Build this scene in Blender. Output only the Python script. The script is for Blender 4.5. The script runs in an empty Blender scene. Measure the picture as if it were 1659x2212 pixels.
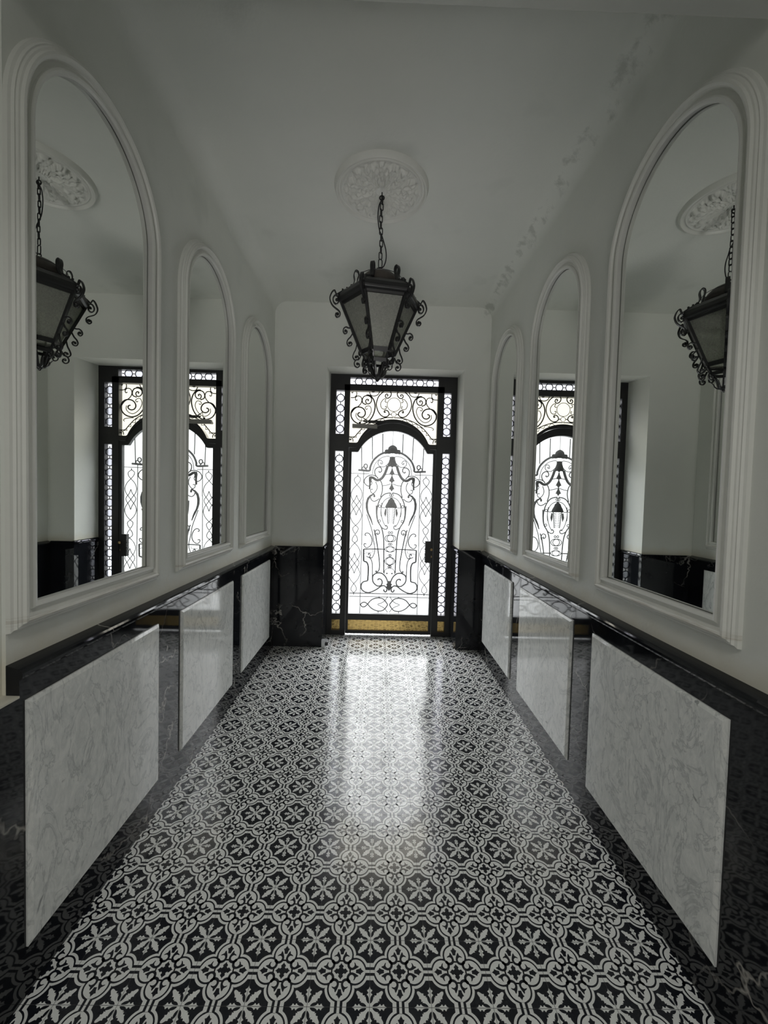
import bpy, bmesh, math, random
from mathutils import Vector, Matrix
random.seed(7)
PI = math.pi
C = bpy.context.scene.collection
S = bpy.context.scene

# ------------------------------------------------------------------ camera
CAM_Z = 1.633
cd = bpy.data.cameras.new('camera'); cam = bpy.data.objects.new('camera', cd); C.objects.link(cam)
cd.sensor_fit = 'HORIZONTAL'; cd.sensor_width = 36.0; cd.lens = 36.0 * 890.9 / 1659.0
cd.clip_start = 0.02
pitch, yaw, roll = -0.03608, 0.0149, 0.0261
f_ = Vector((math.sin(yaw) * math.cos(pitch), math.cos(yaw) * math.cos(pitch), math.sin(pitch)))
r_ = Vector((math.cos(yaw), -math.sin(yaw), 0.0)); u_ = r_.cross(f_)
r2 = r_ * math.cos(roll) + u_ * math.sin(roll); u2 = -r_ * math.sin(roll) + u_ * math.cos(roll)
M = Matrix((r2, u2, -f_)).transposed().to_4x4(); M.translation = (0, 0, CAM_Z)
cam.matrix_world = M
S.camera = cam

# ------------------------------------------------------------------ light
SKY = 12.6            # overcast daylight outside the door
REAR_FILL = 20.0           # added fill from an unseen area light behind the viewer
UP_FILL = 2.2  # strength of the added fill aimed up at the corridor ceiling
EXPO = 0.24
w = bpy.data.worlds.new('sky'); S.world = w; w.use_nodes = True
wt = w.node_tree; bg = wt.nodes['Background']; tc = wt.nodes.new('ShaderNodeTexCoord'); sx = wt.nodes.new('ShaderNodeSeparateXYZ')
cr = wt.nodes.new('ShaderNodeValToRGB'); mu = wt.nodes.new('ShaderNodeMath'); mu.operation = 'MULTIPLY'
wt.links.new(tc.outputs['Generated'], sx.inputs[0]); wt.links.new(sx.outputs[2], cr.inputs[0])
cr.color_ramp.elements[0].position = 0.22; cr.color_ramp.elements[0].color = (0.145, 0.145, 0.145, 1)    # street front opposite
cr.color_ramp.elements[1].position = 0.56; cr.color_ramp.elements[1].color = (1, 1, 1, 1)             # bright overcast sky above it
wt.links.new(cr.outputs[0], mu.inputs[0]); mu.inputs[1].default_value = SKY
wt.links.new(mu.outputs[0], bg.inputs[1]); bg.inputs[0].default_value = (0.96, 0.985, 1.0, 1)
pl = bpy.data.lights.new('door_portal', 'AREA'); pl.shape = 'RECTANGLE'; pl.size = 1.5; pl.size_y = 3.05
pl.cycles.is_portal = True
po = bpy.data.objects.new('door_portal', pl); C.objects.link(po)
po.location = (0.156, 5.02, 1.53); po.rotation_euler = (-PI / 2, 0, 0)
hl = bpy.data.lights.new('rear_fill_light', 'AREA'); hl.shape = 'RECTANGLE'; hl.size = 1.6; hl.size_y = 2.2  # unseen fill panel added behind the viewer, no window there
hl.energy = REAR_FILL; hl.color = (1.0, 0.985, 0.95)
ho = bpy.data.objects.new('rear_fill_light', hl); C.objects.link(ho)
ho.location = (0.0, -3.0, 1.75); ho.rotation_euler = (PI / 2, 0, 0)
cl_ = bpy.data.lights.new('upward_fill_light', 'AREA'); cl_.shape = 'DISK'; cl_.size = 0.9; cl_.energy = UP_FILL; cl_.color = (1.0, 0.985, 0.96)  # unseen fill added to brighten the corridor ceiling, no real fitting
co = bpy.data.objects.new('upward_fill_light', cl_); C.objects.link(co); co.location = (0.0, -0.4, 0.9)
co.rotation_euler = Vector((0, -3.7, -2.35)).to_track_quat('Z', 'Y').to_euler(); cl_.spread = math.radians(48)
el = bpy.data.lights.new('floor_fill_light', 'AREA'); el.shape = 'DISK'; el.size = 0.5; el.energy = 6.0; el.color = (1.0, 0.985, 0.96); el.spread = math.radians(120)  # unseen downward fill added to brighten the near floor
eo = bpy.data.objects.new('floor_fill_light', el); C.objects.link(eo); eo.location = (0.0, 0.35, 3.07); eo.rotation_euler = (math.radians(15), 0, 0)
S.view_settings.view_transform = 'Standard'; S.view_settings.look = 'None'
S.view_settings.exposure = EXPO; S.view_settings.gamma = 1.0
S.view_settings.use_curve_mapping = False
S.cycles.use_denoising = True
S.cycles.max_bounces = 12; S.cycles.diffuse_bounces = 6; S.cycles.glossy_bounces = 6
S.cycles.transmission_bounces = 8; S.cycles.transparent_max_bounces = 24
S.cycles.sample_clamp_indirect = 6.0
S.cycles.caustics_reflective = False; S.cycles.caustics_refractive = False

# ------------------------------------------------------------------ materials
def mat(name, col=(0.5, 0.5, 0.5), rough=0.5, metal=0.0, spec=0.5):
    m = bpy.data.materials.new(name); m.use_nodes = True
    b = m.node_tree.nodes['Principled BSDF']
    b.inputs['Base Color'].default_value = (*col, 1); b.inputs['Roughness'].default_value = rough
    b.inputs['Metallic'].default_value = metal; b.inputs['Specular IOR Level'].default_value = spec
    return m
class NT:
    def __init__(s, m): s.t = m.node_tree; s.b = s.t.nodes.get('Principled BSDF'); s.out = s.t.nodes['Material Output']
    def n(s, kind, **kw):
        nd = s.t.nodes.new(kind)
        for k, v in kw.items():
            if k in nd.inputs.keys(): nd.inputs[k].default_value = v
            else: setattr(nd, k, v)
        return nd
    def l(s, a, b): s.t.links.new(a, b)
    def math(s, op, a, b=None):
        nd = s.t.nodes.new('ShaderNodeMath'); nd.operation = op
        for i, v in enumerate((a, b)):
            if v is None: continue
            if isinstance(v, (int, float)): nd.inputs[i].default_value = v
            else: s.l(v, nd.inputs[i])
        return nd.outputs[0]
    def noise(s, vec, scale, detail=4.0, rough=0.5, dist=0.0):
        nd = s.n('ShaderNodeTexNoise', Scale=scale, Detail=detail, Roughness=rough, Distortion=dist)
        if vec is not None: s.l(vec, nd.inputs['Vector'])
        return nd
    def ramp(s, fac, stops):
        nd = s.t.nodes.new('ShaderNodeValToRGB'); e = nd.color_ramp.elements
        while len(e) < len(stops): e.new(0.5)
        for i, (p, c) in enumerate(stops):
            e[i].position = p; e[i].color = c if len(c) == 4 else (*c, 1)
        s.l(fac, nd.inputs[0]); return nd.outputs[0]
    def mix(s, fac, a, b):
        nd = s.t.nodes.new('ShaderNodeMix'); nd.data_type = 'RGBA'
        for i, v in ((0, fac), (6, a), (7, b)):
            if isinstance(v, (int, float)): nd.inputs[i].default_value = v
            elif isinstance(v, tuple): nd.inputs[i].default_value = (*v, 1)
            else: s.l(v, nd.inputs[i])
        return nd.outputs[2]
    def pos(s): return s.t.nodes.new('ShaderNodeNewGeometry').outputs['Position']
    def bump(s, h, strength, dist=0.01):
        nd = s.n('ShaderNodeBump', Strength=strength, Distance=dist); s.l(h, nd.inputs['Height'])
        s.l(nd.outputs[0], s.b.inputs['Normal'])

def plaster(name, stains=None):  # stains also selects the painted shade of the soffit copy
    m = mat(name, (0.77, 0.775, 0.745), 0.62, spec=0.3); t = NT(m); p = t.pos()
    big = t.noise(p, 1.7, 5, 0.6).outputs[0]
    col = t.mix(t.ramp(big, [(0.35, (0, 0, 0)), (0.7, (1, 1, 1))]), (0.74, 0.755, 0.715), (0.78, 0.79, 0.745))
    sep = t.n('ShaderNodeSeparateXYZ'); t.l(p, sep.inputs[0])
    nz = t.noise(p, 9, 4, 0.6).outputs[0]
    # damp patches running along the right-hand corner of wall and ceiling
    dx = t.math('ADD', t.math('ABSOLUTE', t.math('SUBTRACT', sep.outputs[0], 1.08)), t.math('MULTIPLY', t.math('ABSOLUTE', t.math('SUBTRACT', sep.outputs[2], 3.60)), 0.8))
    band = t.math('MAXIMUM', t.math('SUBTRACT', 1.15, t.math('MULTIPLY', dx, 5.0)), 0.0)
    n2 = t.noise(p, 7.5, 6, 0.66).outputs[0]
    k = t.ramp(t.math('MULTIPLY', n2, band), [(0.44, (0, 0, 0)), (0.54, (0.6, 0.6, 0.6))])
    col = t.mix(k, col, (0.42, 0.44, 0.40))
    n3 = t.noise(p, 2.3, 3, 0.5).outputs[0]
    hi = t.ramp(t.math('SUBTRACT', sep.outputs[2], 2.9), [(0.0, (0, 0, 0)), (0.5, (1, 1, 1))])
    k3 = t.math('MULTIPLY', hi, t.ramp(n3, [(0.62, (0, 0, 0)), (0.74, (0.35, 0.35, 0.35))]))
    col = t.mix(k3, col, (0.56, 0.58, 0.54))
    if stains == 'rail':     # yellowish grime just above the marble rail
        a = t.math('SUBTRACT', t.math('ADD', 1.125, t.math('MULTIPLY', nz, 0.10)), sep.outputs[2])
        k2 = t.ramp(a, [(0.0, (0, 0, 0)), (0.09, (0.55, 0.55, 0.55))])
        col = t.mix(k2, col, (0.66, 0.60, 0.46))
    if stains == 'soffit': col = t.mix(0.5, col, (0.30, 0.31, 0.29))  # same plaster darkened, shade of the soffit put into its colour
    t.l(col, t.b.inputs['Base Color'])
    t.bump(t.math('ADD', t.noise(p, 50, 4).outputs[0], t.math('MULTIPLY', k, 1.5)), 0.25, 0.004)
    return m
SOFFIT_SHADED = plaster('shaded_soffit_plaster', 'soffit')
PLASTER = plaster('painted_plaster', 'rail'); CEIL = plaster('ceiling_plaster', 'ceiling')
FRAME = mat('frame_paint', (0.70, 0.70, 0.67), 0.4, spec=0.5)
t = NT(FRAME); p = t.pos(); n1 = t.noise(p, 26, 5, 0.65).outputs[0]
sep = t.n('ShaderNodeSeparateXYZ'); t.l(p, sep.inputs[0])
low = t.ramp(sep.outputs[2], [(0.0, (1, 1, 1)), (1.0, (1, 1, 1))])
kz = t.math('MAXIMUM', t.math('SUBTRACT', 1.0, t.math('MULTIPLY', t.math('ABSOLUTE', t.math('SUBTRACT', sep.outputs[2], 1.215)), 18.0)), 0.0)
st = t.n('ShaderNodeMapping'); st.inputs['Scale'].default_value = (1, 2.0, 60); t.l(p, st.inputs[0])
streak = t.noise(st.outputs[0], 3.0, 4, 0.7).outputs[0]
kk = t.ramp(t.math('MULTIPLY', kz, streak), [(0.38, (0, 0, 0)), (0.6, (0.75, 0.75, 0.75))])
t.l(t.mix(kk, t.mix(n1, (0.70, 0.705, 0.665), (0.76, 0.76, 0.72)), (0.46, 0.42, 0.35)), t.b.inputs['Base Color'])
t.bump(n1, 0.15, 0.003)

def marble(name, base, vein, scale, width, rough, seedv, blot=None, bcol=None, bend=0.55):
    m = mat(name, base, rough, spec=0.36); t = NT(m); p = t.pos()
    mp = t.n('ShaderNodeMapping'); mp.inputs['Location'].default_value = seedv; t.l(p, mp.inputs[0])
    wv = t.noise(mp.outputs[0], scale * 0.8, 5, 0.6)
    add = t.n('ShaderNodeVectorMath', operation='MULTIPLY_ADD'); t.l(wv.outputs['Color'], add.inputs[0])
    add.inputs[1].default_value = (bend,) * 3; t.l(mp.outputs[0], add.inputs[2])
    vo = t.n('ShaderNodeTexVoronoi', feature='DISTANCE_TO_EDGE', Scale=scale); t.l(add.outputs[0], vo.inputs['Vector'])
    msk = t.noise(mp.outputs[0], scale * 0.9, 3, 0.5).outputs[0]
    line = t.ramp(vo.outputs['Distance'], [(0.0, (1, 1, 1)), (width, (0, 0, 0))])
    k = t.math('MULTIPLY', line, t.ramp(msk, [(0.47, (0, 0, 0)), (0.60, (1, 1, 1))]))
    b0 = t.mix(t.noise(mp.outputs[0], scale * 2.5, 6, 0.7).outputs[0], base, blot or base)
    t.l(t.mix(k, b0, vein), t.b.inputs['Base Color'])
    return m
BLACK = marble('black_marble', (0.006, 0.007, 0.009), (0.36, 0.34, 0.31), 2.1, 0.012, 0.045, (3.1, 0.4, 1.7), (0.012, 0.013, 0.016))
WHITE = mat('white_veined_marble', (0.55, 0.56, 0.55), 0.07, spec=0.55)
t = NT(WHITE); p = t.pos()
mp = t.n('ShaderNodeMapping'); mp.inputs['Rotation'].default_value = (0.7, 0.2, 0.3); mp.inputs['Scale'].default_value = (1, 1.0, 0.55); t.l(p, mp.inputs[0])
a = t.noise(mp.outputs[0], 22, 8, 0.72, 1.6).outputs[0]
b = t.noise(mp.outputs[0], 5.5, 6, 0.6, 2.2).outputs[0]
v = t.ramp(t.math('ABSOLUTE', t.math('SUBTRACT', b, 0.5)), [(0.0, (1, 1, 1)), (0.028, (0, 0, 0))])
base = t.mix(t.ramp(a, [(0.33, (0, 0, 0)), (0.62, (1, 1, 1))]), (0.66, 0.68, 0.665), (0.88, 0.885, 0.86))
sp = t.noise(mp.outputs[0], 17, 4, 0.5, 0.8).outputs[0]
spots = t.ramp(sp, [(0.69, (0, 0, 0)), (0.735, (1, 1, 1))])
base = t.mix(t.math('MULTIPLY', v, 0.45), base, (0.27, 0.29, 0.30))
t.l(t.mix(t.math('MULTIPLY', spots, 0.6), base, (0.12, 0.13, 0.14)), t.b.inputs['Base Color'])
TILE_D = mat('cement_tile_dark', (0.010, 0.011, 0.016), 0.17, spec=0.42)
TILE_L = mat('cement_tile_white', (0.52, 0.53, 0.51), 0.17, spec=0.42)
GROUT = mat('tile_joint', (0.06, 0.06, 0.06), 0.6, spec=0.2)
for m_, c0, c1 in ((TILE_D, (0.006, 0.007, 0.011), (0.018, 0.020, 0.026)), (TILE_L, (0.76, 0.77, 0.745), (0.86, 0.87, 0.84))):
    t = NT(m_); p = t.pos()
    t.l(t.mix(t.noise(p, 30, 6, 0.7).outputs[0], c0, c1), t.b.inputs['Base Color'])
    rn = t.noise(p, 7, 4, 0.6).outputs[0]
    t.l(t.math('ADD', 0.10, t.math('MULTIPLY', rn, 0.12)), t.b.inputs['Roughness'])
    t.bump(t.noise(p, 3.0, 2).outputs[0], 0.05, 0.01)
IRON = mat('black_iron', (0.012, 0.012, 0.013), 0.42, spec=0.5)
t = NT(IRON); t.bump(t.noise(t.pos(), 120, 3).outputs[0], 0.2, 0.002)
IRON2 = mat('wrought_iron', (0.010, 0.010, 0.011), 0.38, spec=0.55)
GRILLE = mat('dark_painted_grille', (0.02, 0.02, 0.02), 0.5)
TIN = mat('weathered_tin', (0.055, 0.047, 0.042), 0.5, spec=0.4)
t = NT(TIN); t.l(t.mix(t.noise(t.pos(), 25, 5, 0.7).outputs[0], (0.03, 0.026, 0.024), (0.085, 0.07, 0.06)), t.b.inputs['Base Color'])
BRASS = mat('polished_brass', (0.48, 0.34, 0.13), 0.09, 1.0)
OLDBRASS = mat('aged_brass', (0.45, 0.32, 0.16), 0.3, 1.0)
STEEL = mat('brushed_steel', (0.55, 0.56, 0.56), 0.28, 1.0)
ALU = mat('grey_aluminium', (0.27, 0.26, 0.24), 0.4, 0.3)
RUBBER = mat('black_rubber', (0.01, 0.01, 0.01), 0.6)
CORD = mat('black_cord', (0.008, 0.008, 0.012), 0.4)
MIRROR = mat('mirror_silver', (0.84, 0.86, 0.83), 0.0, 1.0)
BACK = mat('dark_mirror_edge', (0.02, 0.02, 0.018), 0.5)
STONE = mat('pale_pavement', (0.55, 0.55, 0.54), 0.7)
t = NT(STONE); t.l(t.mix(t.noise(t.pos(), 3, 5).outputs[0], (0.15, 0.155, 0.16), (0.20, 0.20, 0.195)), t.b.inputs['Base Color'])
def frosted(name, tint, tr=0.92, tl=0.012):
    m = bpy.data.materials.new(name); m.use_nodes = True; n = m.node_tree; n.nodes.clear()
    out = n.nodes.new('ShaderNodeOutputMaterial')
    T = n.nodes.new('ShaderNodeBsdfTransparent'); T.inputs[0].default_value = (*[c * tr for c in tint], 1)
    L = n.nodes.new('ShaderNodeBsdfTranslucent'); L.inputs[0].default_value = (*[c * tl for c in tint], 1)
    G = n.nodes.new('ShaderNodeBsdfGlossy'); G.inputs[0].default_value = (0.03, 0.03, 0.03, 1); G.inputs[1].default_value = 0.12
    a = n.nodes.new('ShaderNodeAddShader'); b = n.nodes.new('ShaderNodeAddShader')
    n.links.new(T.outputs[0], a.inputs[0]); n.links.new(L.outputs[0], a.inputs[1])
    n.links.new(a.outputs[0], b.inputs[0]); n.links.new(G.outputs[0], b.inputs[1]); n.links.new(b.outputs[0], out.inputs[0])
    return m
GLASS = frosted('frosted_glass', (1, 1, 1), 0.87); GLASS_C = frosted('cream_glass', (1.0, 0.965, 0.89), 0.78)
GLASS_L = frosted('lavender_glass', (0.97, 0.955, 0.98), 0.80); GLASS_R = frosted('roundel_glass', (0.93, 0.94, 0.98), 0.88)
# ribbed lantern glass
LG = bpy.data.materials.new('lantern_glass'); LG.use_nodes = True; n = LG.node_tree; n.nodes.clear()
out = n.nodes.new('ShaderNodeOutputMaterial')
T = n.nodes.new('ShaderNodeBsdfTransparent'); T.inputs[0].default_value = (0.29, 0.30, 0.28, 1)
L = n.nodes.new('ShaderNodeBsdfTranslucent'); L.inputs[0].default_value = (0.30, 0.30, 0.28, 1)
D = n.nodes.new('ShaderNodeBsdfDiffuse'); D.inputs[0].default_value = (0.10, 0.10, 0.095, 1)
G = n.nodes.new('ShaderNodeBsdfGlossy'); G.inputs[0].default_value = (0.05, 0.05, 0.05, 1); G.inputs[1].default_value = 0.25
nz = n.nodes.new('ShaderNodeTexNoise'); nz.inputs['Scale'].default_value = 90; nz.inputs['Detail'].default_value = 5; nz.inputs['Distortion'].default_value = 1.5
geo = n.nodes.new('ShaderNodeNewGeometry'); n.links.new(geo.outputs['Position'], nz.inputs['Vector'])
mr = n.nodes.new('ShaderNodeValToRGB'); mr.color_ramp.elements[0].position = 0.35; mr.color_ramp.elements[1].position = 0.65
mr.color_ramp.elements[0].color = (0.22, 0.22, 0.20, 1); mr.color_ramp.elements[1].color = (0.42, 0.42, 0.39, 1)
n.links.new(nz.outputs[0], mr.inputs[0]); n.links.new(mr.outputs[0], L.inputs[0])
prev = T
for nd in (L, D, G):
    a = n.nodes.new('ShaderNodeAddShader'); n.links.new(prev.outputs[0], a.inputs[0]); n.links.new(nd.outputs[0], a.inputs[1]); prev = a
n.links.new(prev.outputs[0], out.inputs[0])

# ------------------------------------------------------------------ helpers
def obj(name, bm, m, parent=None, smooth=False, bevel=0.0):
    me = bpy.data.meshes.new(name)
    bmesh.ops.recalc_face_normals(bm, faces=bm.faces)
    bm.to_mesh(me); bm.free()
    for x in (m if isinstance(m, (list, tuple)) else [m]): me.materials.append(x)
    if smooth:
        for q in me.polygons: q.use_smooth = True
    o = bpy.data.objects.new(name, me); C.objects.link(o)
    if parent is not None: o.parent = parent
    if bevel:
        b = o.modifiers.new('bevel', 'BEVEL'); b.width = bevel; b.segments = 2; b.limit_method = 'ANGLE'
    return o
def tag(o, label=None, cat=None, group=None, kind=None):
    if label: o['label'] = label
    if cat: o['category'] = cat
    if group: o['group'] = group
    if kind: o['kind'] = kind
    return o
def empty(name, loc=(0, 0, 0), rz=0.0):
    o = bpy.data.objects.new(name, None); C.objects.link(o); o.location = loc; o.rotation_euler = (0, 0, rz)
    o.empty_display_size = 0.1
    return o
def box(bm, x0, x1, y0, y1, z0, z1):
    v = [bm.verts.new((x, y, z)) for x in (x0, x1) for y in (y0, y1) for z in (z0, z1)]
    for q in ((0, 1, 3, 2), (4, 6, 7, 5), (0, 4, 5, 1), (2, 3, 7, 6), (0, 2, 6, 4), (1, 5, 7, 3)):
        bm.faces.new([v[i] for i in q])
def bx(*a):
    bm = bmesh.new(); box(bm, *a); return bm
def smooth_path(pts, sub=4, closed=False):
    P = [Vector(p) for p in pts]; n = len(P)
    if n < 3: return P
    out = []
    for i in range(n if closed else n - 1):
        a = P[(i - 1) % n] if (closed or i > 0) else P[0] * 2 - P[1]
        b = P[i]; c = P[(i + 1) % n]
        d = P[(i + 2) % n] if (closed or i + 2 < n) else P[-1] * 2 - P[-2]
        for k in range(sub):
            s = k / sub
            out.append(0.5 * ((2 * b) + (c - a) * s + (2 * a - 5 * b + 4 * c - d) * s * s + (3 * b - a - 3 * c + d) * s ** 3))
    if not closed: out.append(P[-1])
    return out
def tube(bm, pts, rad, sides=6, closed=False, sx=1.0, up=None, taper=None):
    """sweep a round (or flattened) section along pts; up = fixed side vector"""
    P = [Vector(p) for p in pts]; n = len(P); rings = []
    prev = None
    for i in range(n):
        a = P[(i - 1) % n] if (closed or i > 0) else P[i]; b = P[(i + 1) % n] if (closed or i < n - 1) else P[i]
        d = b - a
        if d.length < 1e-9: d = Vector((0, 0, 1))
        d.normalize()
        if up is not None: s = Vector(up)
        elif prev is not None: s = prev - d * prev.dot(d)
        else: s = Vector((0, 1, 0)) if abs(d.y) < 0.9 else Vector((1, 0, 0))
        s = (s - d * s.dot(d))
        if s.length < 1e-6: s = d.orthogonal()
        s.normalize(); prev = s; q = d.cross(s)
        r = rad if taper is None else rad * taper(i / max(1, n - 1))
        rings.append([bm.verts.new(P[i] + (s * math.cos(2 * PI * k / sides + PI / sides) * sx + q * math.sin(2 * PI * k / sides + PI / sides)) * r) for k in range(sides)])
    m = n if closed else n - 1
    for i in range(m):
        A, B = rings[i], rings[(i + 1) % n]
        for k in range(sides):
            bm.faces.new((A[k], A[(k + 1) % sides], B[(k + 1) % sides], B[k]))
    if not closed:
        bm.faces.new(rings[0]); bm.faces.new(rings[-1][::-1])
def lathe(bm, prof, cx=0, cy=0, n=24):
    R = [[bm.verts.new((cx + r * math.cos(2 * PI * k / n), cy + r * math.sin(2 * PI * k / n), z)) for k in range(n)] for r, z in prof]
    for A, B in zip(R, R[1:]):
        for k in range(n): bm.faces.new((A[k], A[(k + 1) % n], B[(k + 1) % n], B[k]))
    bm.faces.new(R[0]); bm.faces.new(R[-1])
def ball(bm, c, r, n=8):
    bmesh.ops.create_uvsphere(bm, u_segments=n, v_segments=max(4, n - 2), radius=r, matrix=Matrix.Translation(c))
def plate_xz(bm, pts, y0, y1):
    """closed outline in x,z extruded in y"""
    a = [bm.verts.new((x, y0, z)) for x, z in pts]; b = [bm.verts.new((x, y1, z)) for x, z in pts]
    bm.faces.new(a); bm.faces.new(b[::-1]); n = len(pts)
    for i in range(n): bm.faces.new((a[i], a[(i + 1) % n], b[(i + 1) % n], b[i]))
def prof_y(bm, prof, y0, y1):
    """closed profile in x,z swept along y"""
    plate_xz(bm, prof, y0, y1)
def prof_x(bm, prof, x0, x1):
    a = [bm.verts.new((x0, y, z)) for y, z in prof]; b = [bm.verts.new((x1, y, z)) for y, z in prof]
    bm.faces.new(a); bm.faces.new(b[::-1]); n = len(prof)
    for i in range(n): bm.faces.new((a[i], a[(i + 1) % n], b[(i + 1) % n], b[i]))

TR=[(0.006,[(0.085,2.805),(0.075,2.811),(0.078,2.825),(0.095,2.826),(0.104,2.803),(0.088,2.782),(0.06,2.787),(0.039,2.812),(0.036,2.84),(0.051,2.858)]),(0.006,[(0.12,2.857),(0.168,2.816),(0.195,2.765),(0.205,2.703),(0.189,2.641),(0.154,2.588),(0.113,2.565),(0.076,2.571),(0.055,2.596),(0.064,2.627),(0.09,2.643),(0.111,2.634),(0.109,2.616),(0.098,2.623)]),(0.004,[(0.082,2.739),(0.092,2.733),(0.106,2.747),(0.094,2.772),(0.123,2.768),(0.15,2.733),(0.156,2.702),(0.141,2.665),(0.11,2.654),(0.087,2.669),(0.091,2.688),(0.104,2.682)]),(0.006,[(0.307,2.742),(0.297,2.756),(0.315,2.763),(0.331,2.743),(0.317,2.712),(0.285,2.714),(0.262,2.746),(0.268,2.782),(0.304,2.804),(0.348,2.795),(0.369,2.76),(0.363,2.718),(0.327,2.702)]),(0.007,[(0.324,2.81),(0.283,2.807),(0.242,2.766),(0.221,2.704),(0.223,2.642),(0.246,2.57),(0.291,2.51),(0.344,2.48),(0.402,2.478),(0.458,2.504),(0.493,2.557),(0.491,2.619),(0.454,2.661),(0.396,2.67),(0.35,2.648),(0.33,2.604),(0.347,2.565),(0.384,2.554),(0.415,2.573),(0.414,2.598),(0.395,2.606)]),(0.004,[(0.306,2.657),(0.319,2.645),(0.334,2.666),(0.307,2.686),(0.276,2.68),(0.262,2.633),(0.279,2.582),(0.311,2.541),(0.359,2.512),(0.406,2.523),(0.438,2.56),(0.435,2.602)]),(0.005,[(0.425,2.753),(0.443,2.746),(0.45,2.772),(0.429,2.797),(0.392,2.791),(0.375,2.76),(0.381,2.719),(0.413,2.679),(0.456,2.649),(0.487,2.608)]),(0.005,[(0.504,2.776),(0.46,2.78),(0.436,2.811),(0.438,2.842)]),(0.005,[(0.479,2.843),(0.485,2.83),(0.498,2.838)]),(0.005,[(0.17,2.855),(0.191,2.818),(0.231,2.802),(0.27,2.81),(0.288,2.844)]),(0.005,[(0.229,2.853),(0.248,2.844),(0.261,2.854)]),(0.005,[(0.004,2.558),(0.092,2.556),(0.176,2.535),(0.26,2.501),(0.345,2.444),(0.41,2.373),(0.451,2.326),(0.508,2.325)]),(0.004,[(0.355,2.465),(0.408,2.461),(0.447,2.454),(0.469,2.437),(0.457,2.423)]),(0.003,[(0.098,2.523),(0.119,2.539),(0.137,2.541),(0.151,2.53),(0.161,2.506)]),(0.003,[(0.161,2.506),(0.184,2.519),(0.203,2.52),(0.216,2.507),(0.224,2.482)]),(0.003,[(0.224,2.482),(0.25,2.491),(0.268,2.489),(0.279,2.474),(0.283,2.447)]),(0.003,[(0.283,2.447),(0.309,2.454),(0.326,2.45),(0.335,2.434),(0.336,2.408)]),(0.003,[(0.336,2.408),(0.362,2.411),(0.38,2.405),(0.387,2.389),(0.384,2.362)]),(0.003,[(0.384,2.362),(0.41,2.365),(0.426,2.359),(0.432,2.342),(0.428,2.317)]),(0.003,[(0.428,2.317),(0.453,2.319),(0.468,2.312),(0.472,2.296),(0.465,2.271)]),(0.004,[(0.508,2.311),(0.485,2.313),(0.467,2.292),(0.466,2.266)]),(0.005,[(0.496,2.283),(0.488,2.293),(0.5,2.298),(0.508,2.286)]),(0.005,[(-0.057,2.596),(-0.031,2.597)])]
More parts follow.
